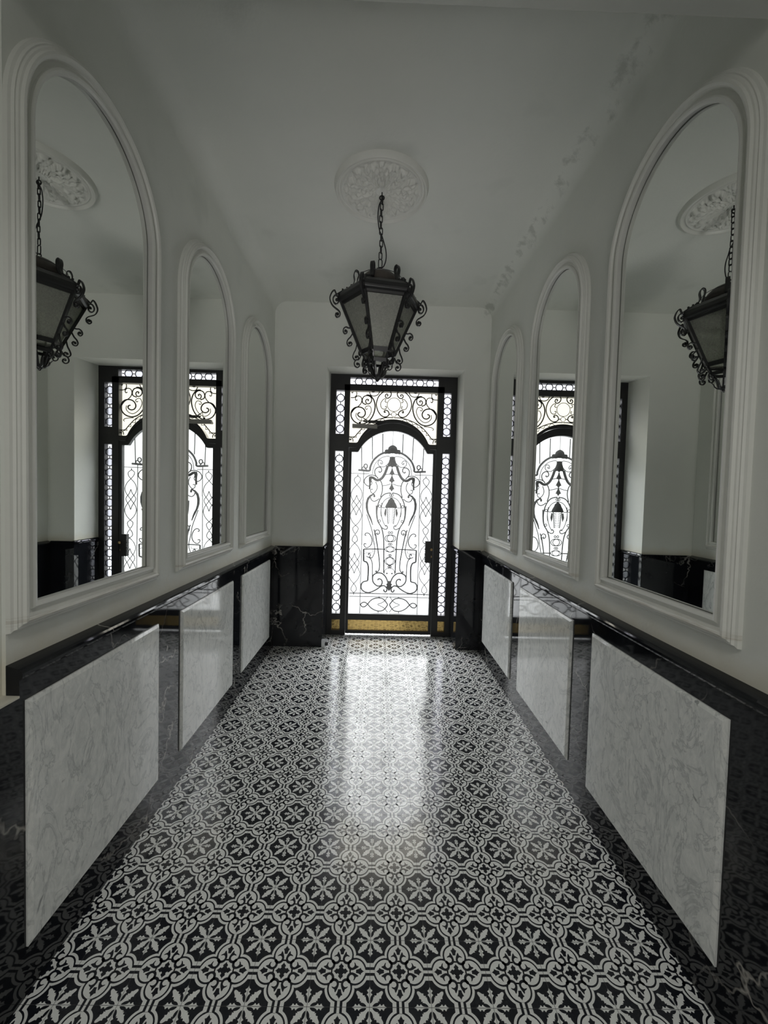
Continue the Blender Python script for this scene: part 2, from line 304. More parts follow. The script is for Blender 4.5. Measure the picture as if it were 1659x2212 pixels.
GR=[(0.004,[(-0.368,2.266),(-0.359,1.948)]),(0.004,[(-0.243,2.34),(-0.236,2.075)]),(0.004,[(-0.12,2.379),(-0.117,2.155)]),(0.009,[(-0.399,1.945),(-0.366,1.944),(-0.269,1.94),(-0.261,1.974),(-0.25,2.01),(-0.23,2.052),(-0.201,2.088),(-0.158,2.126),(-0.111,2.151),(-0.076,2.159)]),(0.004,[(-0.349,1.948),(-0.355,1.969),(-0.338,1.984),(-0.32,1.967),(-0.3,1.947)]),(0.005,[(-0.311,1.967),(-0.329,1.978),(-0.331,2.005),(-0.312,2.017),(-0.294,2.003),(-0.296,1.979),(-0.311,1.964)]),(0.0025,[(-0.232,1.898),(-0.227,1.946),(-0.208,2.011),(-0.168,2.065),(-0.116,2.102),(-0.057,2.116),(-0.032,2.112)]),(0.003,[(-0.127,2.036),(-0.135,2.039),(-0.136,2.028),(-0.122,2.022),(-0.114,2.04),(-0.129,2.062),(-0.153,2.065),(-0.167,2.045),(-0.164,2.012),(-0.136,1.991),(-0.101,1.989),(-0.072,2.006),(-0.046,2.033)]),(0.0045,[(-0.15,1.939),(-0.156,1.931),(-0.144,1.923),(-0.126,1.937),(-0.124,1.96),(-0.139,1.982),(-0.169,1.982),(-0.198,1.958),(-0.205,1.923),(-0.193,1.887),(-0.163,1.851)]),(0.012,[(-0.054,2.004),(-0.07,1.95),(-0.092,1.896),(-0.121,1.854),(-0.156,1.833),(-0.186,1.834),(-0.222,1.857),(-0.255,1.863)]),(0.004,[(-0.163,1.857),(-0.205,1.884),(-0.258,1.887),(-0.305,1.861),(-0.327,1.819),(-0.315,1.783),(-0.285,1.761),(-0.264,1.758)]),(0.003,[(-0.242,1.821),(-0.234,1.797),(-0.241,1.777),(-0.255,1.767)]),(0.003,[(-0.075,1.899),(-0.039,1.906),(-0.007,1.904)]),(0.003,[(-0.107,1.768),(-0.06,1.775),(-0.012,1.791)]),(0.0045,[(-0.144,1.832),(-0.126,1.812),(-0.113,1.771),(-0.109,1.724),(-0.116,1.676),(-0.13,1.631)]),(0.0035,[(-0.191,1.813),(-0.174,1.769),(-0.174,1.728),(-0.194,1.692),(-0.22,1.673),(-0.245,1.69),(-0.248,1.714),(-0.234,1.723),(-0.222,1.718)]),(0.007,[(-0.208,1.647),(-0.202,1.635),(-0.196,1.647)]),(0.004,[(-0.246,1.628),(-0.239,1.601),(-0.209,1.581),(-0.174,1.591),(-0.142,1.615)]),(0.005,[(-0.008,1.685),(-0.063,1.676),(-0.104,1.65),(-0.135,1.604),(-0.155,1.55),(-0.165,1.496),(-0.167,1.437),(-0.159,1.365)]),(0.005,[(-0.176,1.533),(-0.17,1.417),(-0.153,1.343),(-0.114,1.281),(-0.088,1.196),(-0.076,1.069),(-0.068,0.727)]),(0.003,[(-0.007,1.631),(-0.05,1.618),(-0.09,1.582),(-0.115,1.521),(-0.12,1.456),(-0.115,1.402)]),(0.003,[(-0.111,1.567),(-0.119,1.471),(-0.1,1.366),(-0.067,1.298),(-0.045,1.291)]),(0.004,[(-0.063,1.284),(-0.056,1.298),(-0.038,1.283),(-0.042,1.259),(-0.071,1.252),(-0.114,1.277)]),(0.003,[(0.006,1.658),(0.004,1.651),(-0.001,1.645),(-0.009,1.643),(-0.016,1.645),(-0.022,1.65),(-0.024,1.658),(-0.022,1.665),(-0.017,1.671),(-0.009,1.673),(-0.002,1.671),(0.004,1.666),(0.006,1.658)]),(0.003,[(-0.121,1.524),(-0.123,1.517),(-0.129,1.511),(-0.136,1.509),(-0.143,1.511),(-0.149,1.516),(-0.151,1.523),(-0.149,1.531),(-0.144,1.537),(-0.137,1.539),(-0.129,1.537),(-0.124,1.532),(-0.121,1.524)]),(0.003,[(-0.121,1.349),(-0.123,1.343),(-0.127,1.337),(-0.134,1.335),(-0.141,1.337),(-0.146,1.342),(-0.148,1.349),(-0.147,1.356),(-0.142,1.361),(-0.135,1.363),(-0.128,1.361),(-0.123,1.356),(-0.121,1.349)]),(0.003,[(0.041,1.146),(0.035,1.126),(0.016,1.111),(-0.01,1.104),(-0.037,1.109),(-0.057,1.124),(-0.065,1.144),(-0.058,1.164),(-0.039,1.179),(-0.013,1.185),(0.014,1.181),(0.034,1.166),(0.041,1.146)]),(0.003,[(0.045,1.016),(0.038,1.0),(0.019,0.988),(-0.007,0.983),(-0.034,0.987),(-0.054,0.998),(-0.061,1.014),(-0.055,1.03),(-0.035,1.042),(-0.009,1.047),(0.018,1.043),(0.037,1.032),(0.045,1.016)]),(0.003,[(0.046,0.874),(0.039,0.852),(0.02,0.835),(-0.006,0.828),(-0.033,0.833),(-0.053,0.849),(-0.061,0.872),(-0.054,0.894),(-0.035,0.911),(-0.009,0.918),(0.018,0.912),(0.038,0.896),(0.046,0.874)]),(0.003,[(-0.0,1.074),(-0.001,1.067),(-0.005,1.063),(-0.01,1.061),(-0.016,1.062),(-0.02,1.067),(-0.021,1.073),(-0.02,1.08),(-0.016,1.084),(-0.011,1.086),(-0.006,1.085),(-0.002,1.08),(-0.0,1.074)]),(0.003,[(0.003,0.941),(0.002,0.934),(-0.002,0.929),(-0.007,0.927),(-0.012,0.929),(-0.016,0.934),(-0.018,0.94),(-0.017,0.946),(-0.013,0.951),(-0.008,0.953),(-0.002,0.952),(0.002,0.947),(0.003,0.941)]),(0.004,[(0.003,0.806),(0.002,0.798),(-0.002,0.793),(-0.007,0.791),(-0.013,0.792),(-0.017,0.798),(-0.019,0.805),(-0.017,0.813),(-0.014,0.818),(-0.008,0.821),(-0.003,0.819),(0.001,0.813),(0.003,0.806)]),(0.003,[(-0.005,1.214),(-0.006,1.208),(-0.01,1.203),(-0.015,1.201),(-0.021,1.203),(-0.025,1.207),(-0.026,1.214),(-0.025,1.22),(-0.021,1.225),(-0.016,1.227),(-0.011,1.225),(-0.007,1.221),(-0.005,1.214)]),(0.003,[(-0.118,1.515),(-0.094,1.507),(-0.073,1.511)]),(0.003,[(-0.048,1.505),(-0.041,1.41),(-0.032,1.315)]),(0.002,[(-0.045,1.488),(-0.011,1.495)]),(0.002,[(-0.044,1.468),(-0.011,1.475)]),(0.002,[(-0.043,1.448),(-0.01,1.455)]),(0.002,[(-0.042,1.428),(-0.01,1.435)]),(0.002,[(-0.041,1.408),(-0.009,1.415)]),(0.002,[(-0.04,1.388),(-0.009,1.395)]),(0.002,[(-0.039,1.367),(-0.008,1.375)]),(0.002,[(-0.038,1.347),(-0.008,1.354)]),(0.002,[(-0.037,1.327),(-0.007,1.334)]),(0.005,[(-0.198,1.247),(-0.181,1.205),(-0.162,1.109),(-0.14,0.982),(-0.122,0.854),(-0.124,0.769),(-0.153,0.734)]),(0.0035,[(-0.287,1.425),(-0.253,1.33),(-0.218,1.225),(-0.203,1.13),(-0.181,1.024),(-0.188,0.959),(-0.21,0.908)]),(0.004,[(-0.148,1.203),(-0.163,1.203),(-0.154,1.186),(-0.131,1.204),(-0.136,1.235),(-0.166,1.242),(-0.186,1.21),(-0.18,1.173)]),(0.004,[(-0.286,1.172),(-0.302,1.178),(-0.292,1.2),(-0.26,1.2),(-0.23,1.166),(-0.215,1.108),(-0.233,1.054),(-0.277,1.027),(-0.307,1.047),(-0.308,1.074),(-0.284,1.072)]),(0.005,[(-0.309,1.01),(-0.234,1.014),(-0.064,1.014)]),(0.007,[(-0.313,1.012),(-0.312,0.935),(-0.31,0.866)]),(0.004,[(-0.248,0.942),(-0.259,0.952),(-0.244,0.958),(-0.23,0.939),(-0.243,0.915),(-0.21,0.905)]),(0.002,[(-0.302,0.957),(-0.276,0.966),(-0.212,0.969),(-0.202,1.002)]),(0.007,[(-0.31,0.866),(-0.273,0.853),(-0.254,0.803),(-0.253,0.712),(-0.257,0.632)]),(0.004,[(-0.28,0.925),(-0.231,0.9),(-0.209,0.852),(-0.205,0.788),(-0.202,0.66)]),(0.006,[(-0.257,0.632),(-0.315,0.614),(-0.334,0.565),(-0.318,0.518),(-0.264,0.492),(-0.211,0.499),(-0.148,0.532),(-0.095,0.571),(-0.058,0.577),(-0.029,0.551),(-0.025,0.522),(-0.043,0.502),(-0.06,0.518),(-0.06,0.534)]),(0.006,[(-0.129,0.643),(-0.135,0.653),(-0.117,0.659),(-0.092,0.646),(-0.083,0.614),(-0.101,0.578),(-0.144,0.575),(-0.187,0.612),(-0.2,0.66),(-0.189,0.703),(-0.142,0.729),(-0.089,0.724),(-0.045,0.685),(-0.02,0.632),(-0.009,0.589)]),(0.006,[(-0.153,0.734),(-0.162,0.746),(-0.153,0.757)]),(0.004,[(-0.038,0.733),(-0.03,0.719),(-0.023,0.733)]),(0.0025,[(-0.007,0.791),(-0.042,0.776),(-0.06,0.749),(-0.059,0.717)]),(0.004,[(-0.474,0.48),(-0.296,0.482),(-0.002,0.48)]),(0.003,[(-0.474,0.441),(-0.295,0.443),(-0.001,0.441)]),(0.005,[(-0.25,0.352),(-0.282,0.373),(-0.316,0.367),(-0.333,0.345),(-0.315,0.319),(-0.281,0.322),(-0.25,0.352)]),(0.005,[(-0.25,0.352),(-0.208,0.402),(-0.145,0.428),(-0.081,0.424),(-0.043,0.395),(-0.01,0.35)]),(0.005,[(-0.25,0.352),(-0.206,0.305),(-0.141,0.274),(-0.077,0.276),(-0.04,0.303),(-0.01,0.35)]),(0.003,[(-0.012,0.449),(-0.048,0.395),(-0.09,0.367),(-0.132,0.35),(-0.089,0.329),(-0.046,0.303),(-0.01,0.258)]),(0.004,[(-0.116,0.447),(-0.115,0.429)]),(0.004,[(-0.123,0.272),(-0.122,0.251)]),(0.003,[(-0.334,1.933),(-0.333,1.588)]),(0.003,[(-0.336,1.593),(-0.343,0.246)]),(0.0025,[(-0.494,1.904),(-0.333,1.902),(-0.267,1.901)]),(0.003,[(-0.403,1.873),(-0.375,1.853),(-0.37,1.833),(-0.383,1.802),(-0.411,1.77)]),(0.003,[(-0.403,1.873),(-0.434,1.851),(-0.443,1.831),(-0.435,1.8),(-0.411,1.77)]),(0.003,[(-0.411,1.77),(-0.367,1.721),(-0.345,1.661),(-0.356,1.608),(-0.385,1.565),(-0.411,1.53),(-0.438,1.494),(-0.467,1.451),(-0.48,1.398),(-0.459,1.338),(-0.416,1.288)]),(0.003,[(-0.411,1.77),(-0.456,1.719),(-0.478,1.658),(-0.466,1.605),(-0.437,1.564),(-0.411,1.53),(-0.385,1.495),(-0.358,1.454),(-0.347,1.401),(-0.37,1.34),(-0.416,1.288)]),(0.003,[(-0.411,1.649),(-0.393,1.599),(-0.353,1.537),(-0.394,1.461),(-0.413,1.41)]),(0.003,[(-0.411,1.649),(-0.429,1.598),(-0.469,1.534),(-0.43,1.46),(-0.413,1.41)]),(0.003,[(-0.422,1.08),(-0.377,1.03),(-0.354,0.97),(-0.365,0.917),(-0.393,0.873),(-0.419,0.838),(-0.446,0.802),(-0.475,0.759),(-0.487,0.705),(-0.465,0.645),(-0.421,0.595)]),(0.003,[(-0.422,1.08),(-0.466,1.028),(-0.487,0.967),(-0.475,0.914),(-0.446,0.872),(-0.419,0.838),(-0.393,0.803),(-0.364,0.761),(-0.353,0.708),(-0.376,0.647),(-0.421,0.595)]),(0.003,[(-0.42,0.958),(-0.402,0.907),(-0.361,0.844),(-0.401,0.769),(-0.42,0.717)]),(0.003,[(-0.42,0.958),(-0.438,0.906),(-0.477,0.842),(-0.438,0.768),(-0.42,0.717)]),(0.003,[(-0.416,1.288),(-0.391,1.269),(-0.385,1.249),(-0.395,1.219),(-0.418,1.188)]),(0.003,[(-0.416,1.288),(-0.442,1.268),(-0.449,1.247),(-0.44,1.218),(-0.418,1.188)]),(0.003,[(-0.422,1.081),(-0.396,1.102),(-0.389,1.122),(-0.397,1.152),(-0.419,1.182)]),(0.003,[(-0.422,1.081),(-0.446,1.1),(-0.452,1.12),(-0.442,1.151),(-0.419,1.182)]),(0.003,[(-0.42,0.487),(-0.395,0.51),(-0.389,0.531),(-0.398,0.563),(-0.421,0.595)]),(0.003,[(-0.42,0.487),(-0.446,0.508),(-0.453,0.53),(-0.443,0.562),(-0.421,0.595)]),(0.004,[(-0.404,1.892),(-0.403,1.873)]),(0.004,[(-0.42,0.487),(-0.42,0.462)])]
GF=[('shell',[(0.002,2.25),(-0.027,2.239),(-0.048,2.222),(-0.056,2.195),(-0.077,2.195),(-0.091,2.187),(-0.095,2.159),(-0.087,2.14),(-0.063,2.146),(-0.04,2.144),(-0.016,2.151),(0.001,2.149)]),('tassel',[(0.001,2.113),(-0.032,2.11),(-0.032,2.081),(-0.043,2.048),(-0.057,2.009),(-0.039,1.993),(-0.018,1.997),(-0.003,1.984)]),('drop',[(-0.267,1.877),(-0.243,1.865),(-0.238,1.839),(-0.247,1.791),(-0.251,1.717),(-0.272,1.725),(-0.268,1.791),(-0.275,1.844)]),('pendant',[(-0.004,1.981),(-0.011,1.951),(-0.03,1.91),(-0.016,1.907),(-0.004,1.892),(-0.009,1.875),(-0.034,1.824),(-0.016,1.818),(-0.005,1.801),(-0.011,1.774),(-0.033,1.729),(-0.014,1.723),(-0.004,1.703)]),('wing',[(-0.209,1.674),(-0.253,1.655),(-0.287,1.618),(-0.303,1.558),(-0.301,1.499),(-0.286,1.446),(-0.264,1.398),(-0.239,1.351),(-0.217,1.298),(-0.208,1.298),(-0.224,1.358),(-0.24,1.399),(-0.259,1.434),(-0.272,1.482),(-0.276,1.535),(-0.269,1.589),(-0.246,1.631),(-0.217,1.653),(-0.196,1.641),(-0.193,1.656)]),('helmet',[(-0.004,1.634),(-0.017,1.616),(-0.034,1.601),(-0.042,1.577),(-0.06,1.547),(-0.072,1.517),(-0.064,1.502),(-0.032,1.506),(-0.005,1.506)]),('lappet',[(-0.07,1.496),(-0.055,1.493),(-0.055,1.44),(-0.066,1.392),(-0.082,1.439)]),('knot',[(-0.01,0.637),(-0.02,0.61),(-0.037,0.594),(-0.026,0.578),(-0.036,0.556),(-0.018,0.546),(-0.009,0.519)])]
# ------------------------------------------------------------------ measures
XL, XR = -1.13, 1.155          # plaster planes of the corridor
ML, MR = -1.09, 1.115          # faces of the black marble
YF = 4.42                      # end wall
YD = 4.82                      # iron door frame plane
YE = 1.265                     # near end of the arcade
HC = 3.66                      # ceiling
HS = 3.086                     # soffit over the hall
DL, DR = -0.578, 0.885         # door recess
X0 = 0.156                     # axis of the door
YB = -3.2                      # back of the hall

# ------------------------------------------------------------------ floor: cement tiles, pattern inlaid
def sym(poly8):
    """eighth outline (from axis to diagonal) -> closed D4 outline"""
    q = list(poly8); r = [(b, a) for a, b in reversed(poly8)]
    if abs(q[-1][0] - q[-1][1]) < 1e-6: r = r[1:]
    quad = q + r
    if abs(quad[-1][0]) < 1e-6 and abs(quad[0][1]) < 1e-6: quad = quad[:-1]
    out = []
    for k in range(4):
        c, s = (1, 0, -1, 0)[k], (0, 1, 0, -1)[k]
        out += [(c * a - s * b, s * a + c * b) for a, b in quad]
    return out
OUTER = sym([(.5, .128), (.443, .128), (.430, .147), (.415, .168), (.39, .193), (.361, .214), (.33, .230), (.295, .242), (.262, .247), (.240, .240)])
BLK1 = sym([(.5, .065), (.43, .065), (.421, .089), (.409, .112), (.387, .141), (.361, .165), (.33, .186), (.296, .2), (.255, .208), (.228, .206), (.207, .207)])
LOBE = [(.42, .0), (.42, .022), (.411, .05), (.398, .075), (.38, .108), (.355, .137), (.326, .158), (.296, .171), (.262, .179), (.231, .179), (.205, .174), (.188, .167), (.168, .153), (.154, .135), (.146, .112), (.146, .091), (.146, 0)]
CENTRE = sym([(.17, .0), (.17, .02), (.14, .04), (.116, .062), (.108, .09), (.112, .112)])
CURL = [(.150, .180), (.128, .163), (.112, .14), (.104, .118), (.104, .095), (.109, .070), (.122, .046), (.14, .029), (.162, .019), (.19, .016), (.215, .020), (.24, .029), (.265, .042), (.288, .055), (.305, .066), (.296, .079), (.277, .083), (.262, .088), (.255, .102), (.245, .12), (.230, .136), (.221, .131), (.228, .113), (.231, .095), (.228, .08), (.218, .066), (.205, .057), (.19, .053), (.174, .056), (.160, .065), (.15, .078), (.146, .095), (.148, .118), (.156, .138), (.170, .155), (.182, .165)]
DART = [(.40, 0), (.378, .008), (.366, .02), (.35, .028), (.342, .055), (.326, .046), (.308, .036), (.285, .029), (.262, .025), (.258, .012), (.262, 0)]
CROSS = sym([(.132, 0), (.112, .007), (.100, .018), (.090, .030), (.076, .041), (.062, .039), (.052, .028), (.045, .034), (.040, .040)])
STAR = sym([(.295, 0), (.262, .008), (.243, .018), (.236, .034), (.226, .045), (.213, .034), (.2, .021), (.188, .024), (.178, .040), (.167, .045), (.155, .03), (.138, .018), (.115, .011), (.09, .009), (.068, .008), (.048, .011), (.056, .026), (.074, .043), (.096, .055), (.122, .061), (.142, .064), (.137, .074), (.131, .080), (.139, .082), (.150, .078), (.160, .080), (.156, .093), (.160, .110), (.172, .117), (.186, .113), (.192, .124), (.188, .137), (.200, .158), (.214, .178), (.221, .198), (.215, .215)])
TS = 0.2; TX = 0.01337; TY = 1.262
fb = bmesh.new()
bmesh.ops.create_grid(fb, x_segments=1, y_segments=1, size=1.0, matrix=Matrix.Translation((0.0, 0.85, 0)) @ Matrix.Diagonal((1.9, 4.06, 1, 1)))
for f in fb.faces: f.material_index = 0
verts, faces, mats = [], [], []
def inlay(poly, cx, cy, z, mi, clip=True):
    b = len(verts)
    verts.extend((cx + a * TS, cy + c * TS, z) for a, c in poly)
    faces.append(list(range(b, b + len(poly)))); mats.append(mi)
def rot4(poly, k):
    c, s = (1, 0, -1, 0)[k], (0, 1, 0, -1)[k]
    return [(c * a - s * b, s * a + c * b) for a, b in poly]
def mir(poly): return [(a, -b) for a, b in reversed(poly)]
full_lobe = LOBE[:-1] + [(a, -b) for a, b in reversed(LOBE[1:])]
full_lobe = [q for i, q in enumerate(full_lobe) if i != 0 and q != (.146, 0)]
bar = [(.415, -.0215), (.5, -.0215), (.5, .0215), (.415, .0215)]
full_dart = DART + [(a, -b) for a, b in reversed(DART[1:-1])]
for i in range(-6, 6):
    for j in range(-9, 19):
        cx = TX + (i + .5) * TS; cy = TY + (j + .5) * TS
        inlay(OUTER, cx, cy, .00006, 1); inlay(BLK1, cx, cy, .00012, 0); inlay(CENTRE, cx, cy, .00018, 1)
        for k in range(4):
            inlay(rot4(full_lobe, k), cx, cy, .00018, 1); inlay(rot4(bar, k), cx, cy, .00018, 1)
            inlay(rot4(CURL, k), cx, cy, .00024, 0); inlay(rot4(mir(CURL), k), cx, cy, .00024, 0)
            inlay(rot4(full_dart, k), cx, cy, .00024, 0)
        inlay(CROSS, cx, cy, .00024, 0)
        inlay(STAR, cx - TS / 2, cy - TS / 2, .00018, 1)
for i in range(-6, 7):
    x = TX + i * TS; b = len(verts)
    verts += [(x - .0007, -0.6, .0003), (x + .0007, -0.6, .0003), (x + .0007, 5.0, .0003), (x - .0007, 5.0, .0003)]
    faces.append([b, b + 1, b + 2, b + 3]); mats.append(2)
for j in range(-9, 20):
    y = TY + j * TS; b = len(verts)
    verts += [(-1.2, y - .0007, .0003), (1.2, y - .0007, .0003), (1.2, y + .0007, .0003), (-1.2, y + .0007, .0003)]
    faces.append([b, b + 1, b + 2, b + 3]); mats.append(2)
b = len(verts)
for v in fb.verts: verts.append(tuple(v.co))
for f in fb.faces: faces.append([b + v.index for v in f.verts]); mats.append(0)
fb.free()
me = bpy.data.meshes.new('floor'); me.from_pydata(verts, [], faces)
for x in (TILE_D, TILE_L, GROUT): me.materials.append(x)
me.polygons.foreach_set('material_index', mats)
me.update()
# every face must look up
import array
bm = bmesh.new(); bm.from_mesh(me)
for f in bm.faces:
    f.normal_update()
    if f.normal.z < 0: f.normal_flip()
bm.to_mesh(me); bm.free()
floor = bpy.data.objects.new('floor', me); C.objects.link(floor)
tag(floor, 'floor of black and white ornamental star pattern cement tiles', 'floor', kind='structure')

# ------------------------------------------------------------------ walls and ceiling
def structure(name, bm, m, label, cat, smooth=False, bevel=0.0, parent=None):
    o = obj(name, bm, m, parent, smooth, bevel)
    if parent is None: tag(o, label, cat, kind='structure')
    return o
R = 0.13
def cove(x, sgn, y0, y1):
    """wall skin with a small cove into the ceiling, 12 cm thick"""
    bm = bmesh.new()
    inn = [(x, 0.0), (x, HC - R)] + [(x - sgn * R * (1 - math.cos(a)), HC - R + R * math.sin(a)) for a in [PI / 2 * k / 20 for k in range(1, 21)]]
    prof = inn + [(x - sgn * R, HC + .12), (x + sgn * .15, HC + .12), (x + sgn * .15, 0)]
    prof_y(bm, prof, y0, y1); return bm
o = structure('wall_left', cove(XL, -1, YE, YF + .02), PLASTER, 'white plaster corridor wall on the left above black marble', 'wall')
o = structure('wall_right', cove(XR, 1, YE, YF + .02), PLASTER, 'white plaster corridor wall on the right above black marble', 'wall')
bm = bmesh.new(); box(bm, XL + R - .01, XR - R + .01, YE, YF + .02, HC, HC + .12)
structure('ceiling', bm, CEIL, 'plain white plaster corridor ceiling with faint damp stains', 'ceiling')
# end wall with the door recess
bm = bmesh.new()
box(bm, XL - .15, DL, YF, YD + .14, 0, HC + .12); box(bm, DR, XR + .15, YF, YD + .14, 0, HC + .12)
v = [(YF, 3.0), (YF, HC + .12), (YD + .14, HC + .12), (YD + .14, 3.045), (YD - .03, 3.035)]
prof_x(bm, v, DL, DR)
structure('wall_far', bm, PLASTER, 'white plaster end wall around the deep door recess', 'wall')
# hall behind the viewer
bm = bmesh.new(); box(bm, XL - .6, XL - .012, YB, YE, 0, 3.3); structure('wall_near_left', bm, PLASTER, 'white plaster wall of the hall, at the left edge beside the first mirror', 'wall')
bm = bmesh.new(); box(bm, XR, XR + .6, YB, YE, 0, 3.3); structure('wall_near_right', bm, PLASTER, 'white plaster wall of the hall, at the right edge beside the first mirror', 'wall')
bm = bmesh.new(); box(bm, XL - .6, XR + .6, YB - .2, YB, 0, 3.3); structure('wall_back', bm, PLASTER, 'plain plaster wall closing the hall behind the viewer', 'wall')
bm = bmesh.new(); box(bm, XL - .6, XR + .6, YB, YE, HS, HC + .12); structure('trim_1', bm, SOFFIT_SHADED, 'lower plaster soffit crossing the top edge in front of the corridor ceiling', 'soffit')
# black marble dado
RAILP = [(0, 0), (0, .055), (.007, .058), (.011, .066), (.011, .076), (.006, .083), (-.004, .088), (-.02, .094), (-.041, .1), (-.041, 0)]
def dado(name, face, sgn, y0, y1, label, ycut=None):
    """lower slab up to z .99 and the moulded rail on top as a part"""
    e = empty(name, (face, y0, 0)); tag(e, label, 'marble wall cladding', kind='structure')
    a = bx(face + sgn * .06, face, (ycut if ycut is not None else y0), y1, 0, .985)
    for v in a.verts: v.co -= Vector((face, y0, 0))
    obj('marble_slab', a, BLACK, e)
    bm = bmesh.new(); prof_y(bm, [(-sgn * u, .985 + z) for u, z in RAILP], 0, y1 - y0)
    obj('dado_rail', bm, BLACK, e)
    return e
dado('trim_2', ML, -1, YE, YF, 'black marble cladding and moulded rail along the left wall', ycut=YB)
dado('trim_3', MR, 1, YB, YF, 'black marble cladding and moulded rail along the right wall', ycut=YB)
bm = bx(-1.155, ML + .002, YB, YE - .001, .985, .992); structure('trim_4', bm, PLASTER, 'narrow cream painted ledge on the marble at the lower left edge', 'ledge')
# black marble of the end wall and the recess
def wrap(side):
    s = -1 if side == 'l' else 1
    xo = ML if s < 0 else MR; xr = DL + .012 if s < 0 else DR - .012
    e = empty('trim_5' if s < 0 else 'trim_6', (xr, YF, 0))
    tag(e, 'black marble on the end wall %s of the door, turning into the recess' % ('left' if s < 0 else 'right'), 'marble wall cladding', kind='structure')
    bm = bmesh.new(); box(bm, min(xo, xr) - xr, max(xo, xr) - xr, -.022, 0.002, 0, 1.085); obj('front_slab', bm, BLACK, e)
    bm = bmesh.new(); box(bm, min(0, s * .03), max(0, s * .03), 0, YD - YF - .03, 0, 1.06); obj('recess_slab', bm, BLACK, e)
    bm = bmesh.new(); prof_y(bm, [(-s * u, 1.0 + z) for u, z in ((0, .05), (.007, .058), (.011, .066), (.011, .076), (.004, .085), (-.01, .092), (-.011, .05))], -.024, YD - YF - .03)
    obj('recess_rail', bm, BLACK, e)
wrap('l'); wrap('r')

# ------------------------------------------------------------------ white marble panels
def panel(face, sgn, y0, y1, label):
    """bevelled slab standing 14 mm proud of the black marble"""
    z0, z1 = .165, .968; t, b = .014, .012
    bm = bmesh.new(); cy = (y0 + y1) / 2
    a = [(y0 - cy, z0), (y1 - cy, z0), (y1 - cy, z1), (y0 - cy, z1)]
    i = [(y0 - cy + b, z0 + b), (y1 - cy - b, z0 + b), (y1 - cy - b, z1 - b), (y0 - cy + b, z1 - b)]
    rows = [[bm.verts.new((-sgn * u, y, z)) for y, z in q] for u, q in ((-.004, a), (.006, a), (t, i))]
    for A, B in zip(rows, rows[1:]):
        for k in range(4): bm.faces.new((A[k], A[(k + 1) % 4], B[(k + 1) % 4], B[k]))
    bm.faces.new(rows[0]); bm.faces.new(rows[-1])
    o = obj('marble_panel', bm, WHITE); o.location = (face, cy, 0)
    tag(o, label, 'marble panel', 'white marble panels set in the black dado')
    return o
YP = [(1.285, 2.062), (2.300, 3.125), (3.340, 4.185)]
names = ['nearest', 'middle', 'farthest']
for k, (a, b) in enumerate(YP):
    panel(ML, -1, a, b, '%s white veined marble panel in the black dado of the left wall' % names[k])
for k, (a, b) in enumerate(YP):
    panel(MR, 1, a - (.04 if k == 0 else .02), b, '%s white veined marble panel in the black dado of the right wall' % names[k])

# ------------------------------------------------------------------ arched mirrors
MPROF = [(0, 0), (0, .010), (-.004, .012), (-.004, .026), (.002, .033), (.010, .035), (.015, .030), (.017, .023), (.030, .021), (.034, .026), (.038, .038), (.046, .043), (.052, .041), (.055, .032), (.060, .030), (.064, .025), (.068, .025), (.071, .017), (.078, .013), (.080, 0)]
HWM, ZB, ZC = .340, 1.262, 2.775
def arch_path(hw, n=40):
    """closed: bottom corners, up, round arch; returns points and mitre vectors"""
    P = [(-hw, ZB), (hw, ZB)]; Mv = [(-1, -1), (1, -1)]
    for k in range(n + 1):
        a = PI * k / n
        P.append((hw * math.cos(a), ZC + hw * math.sin(a))); Mv.append((math.cos(a), math.sin(a)))
    return P, Mv
def mirror(x, sgn, yc, label, lean=0.0):
    """sgn = -1 on the left wall (faces +x)"""
    e = empty('arched_mirror', (x, yc, 0)); tag(e, label, 'mirror', 'arched mirrors on the side walls')
    P, Mv = arch_path(HWM)
    bm = bmesh.new()
    rings = [[bm.verts.new((-sgn * h, p[0] + m_[0] * d, p[1] + m_[1] * d)) for d, h in MPROF] for p, m_ in zip(P, Mv)]
    n = len(rings); k = len(MPROF)
    for i in range(n):
        A, B = rings[i], rings[(i + 1) % n]
        for j in range(k): bm.faces.new((A[j], A[(j + 1) % k], B[(j + 1) % k], B[j]))
    o = obj('mirror_frame', bm, FRAME, e)
    for q in o.data.polygons: q.use_smooth = False
    # glass slab
    Pg, _ = arch_path(HWM - .0015)
    bm = bmesh.new()
    a = [bm.verts.new((-sgn * (.0105 - lean * y if lean else .007), y, z)) for y, z in Pg]; b = [bm.verts.new((-sgn * .001, y, z)) for y, z in Pg]
    bm.faces.new(a); bm.faces.new(b)
    for i in range(n): bm.faces.new((a[i], a[(i + 1) % n], b[(i + 1) % n], b[i]))
    g = obj('mirror_glass', bm, [MIRROR, BACK], e)
    for q in g.data.polygons:
        if len(q.vertices) == 4: q.material_index = 1
    return e
YM = [1.685, 2.742, 3.800]
for k, y in enumerate(YM):
    mirror(XL, -1, y, '%s tall arched mirror in white moulded frame on the left wall' % names[k], .0115 if k == 0 else 0.0)
for k, y in enumerate(YM):
    mirror(XR, 1, y, '%s tall arched mirror in white moulded frame on the right wall' % names[k])

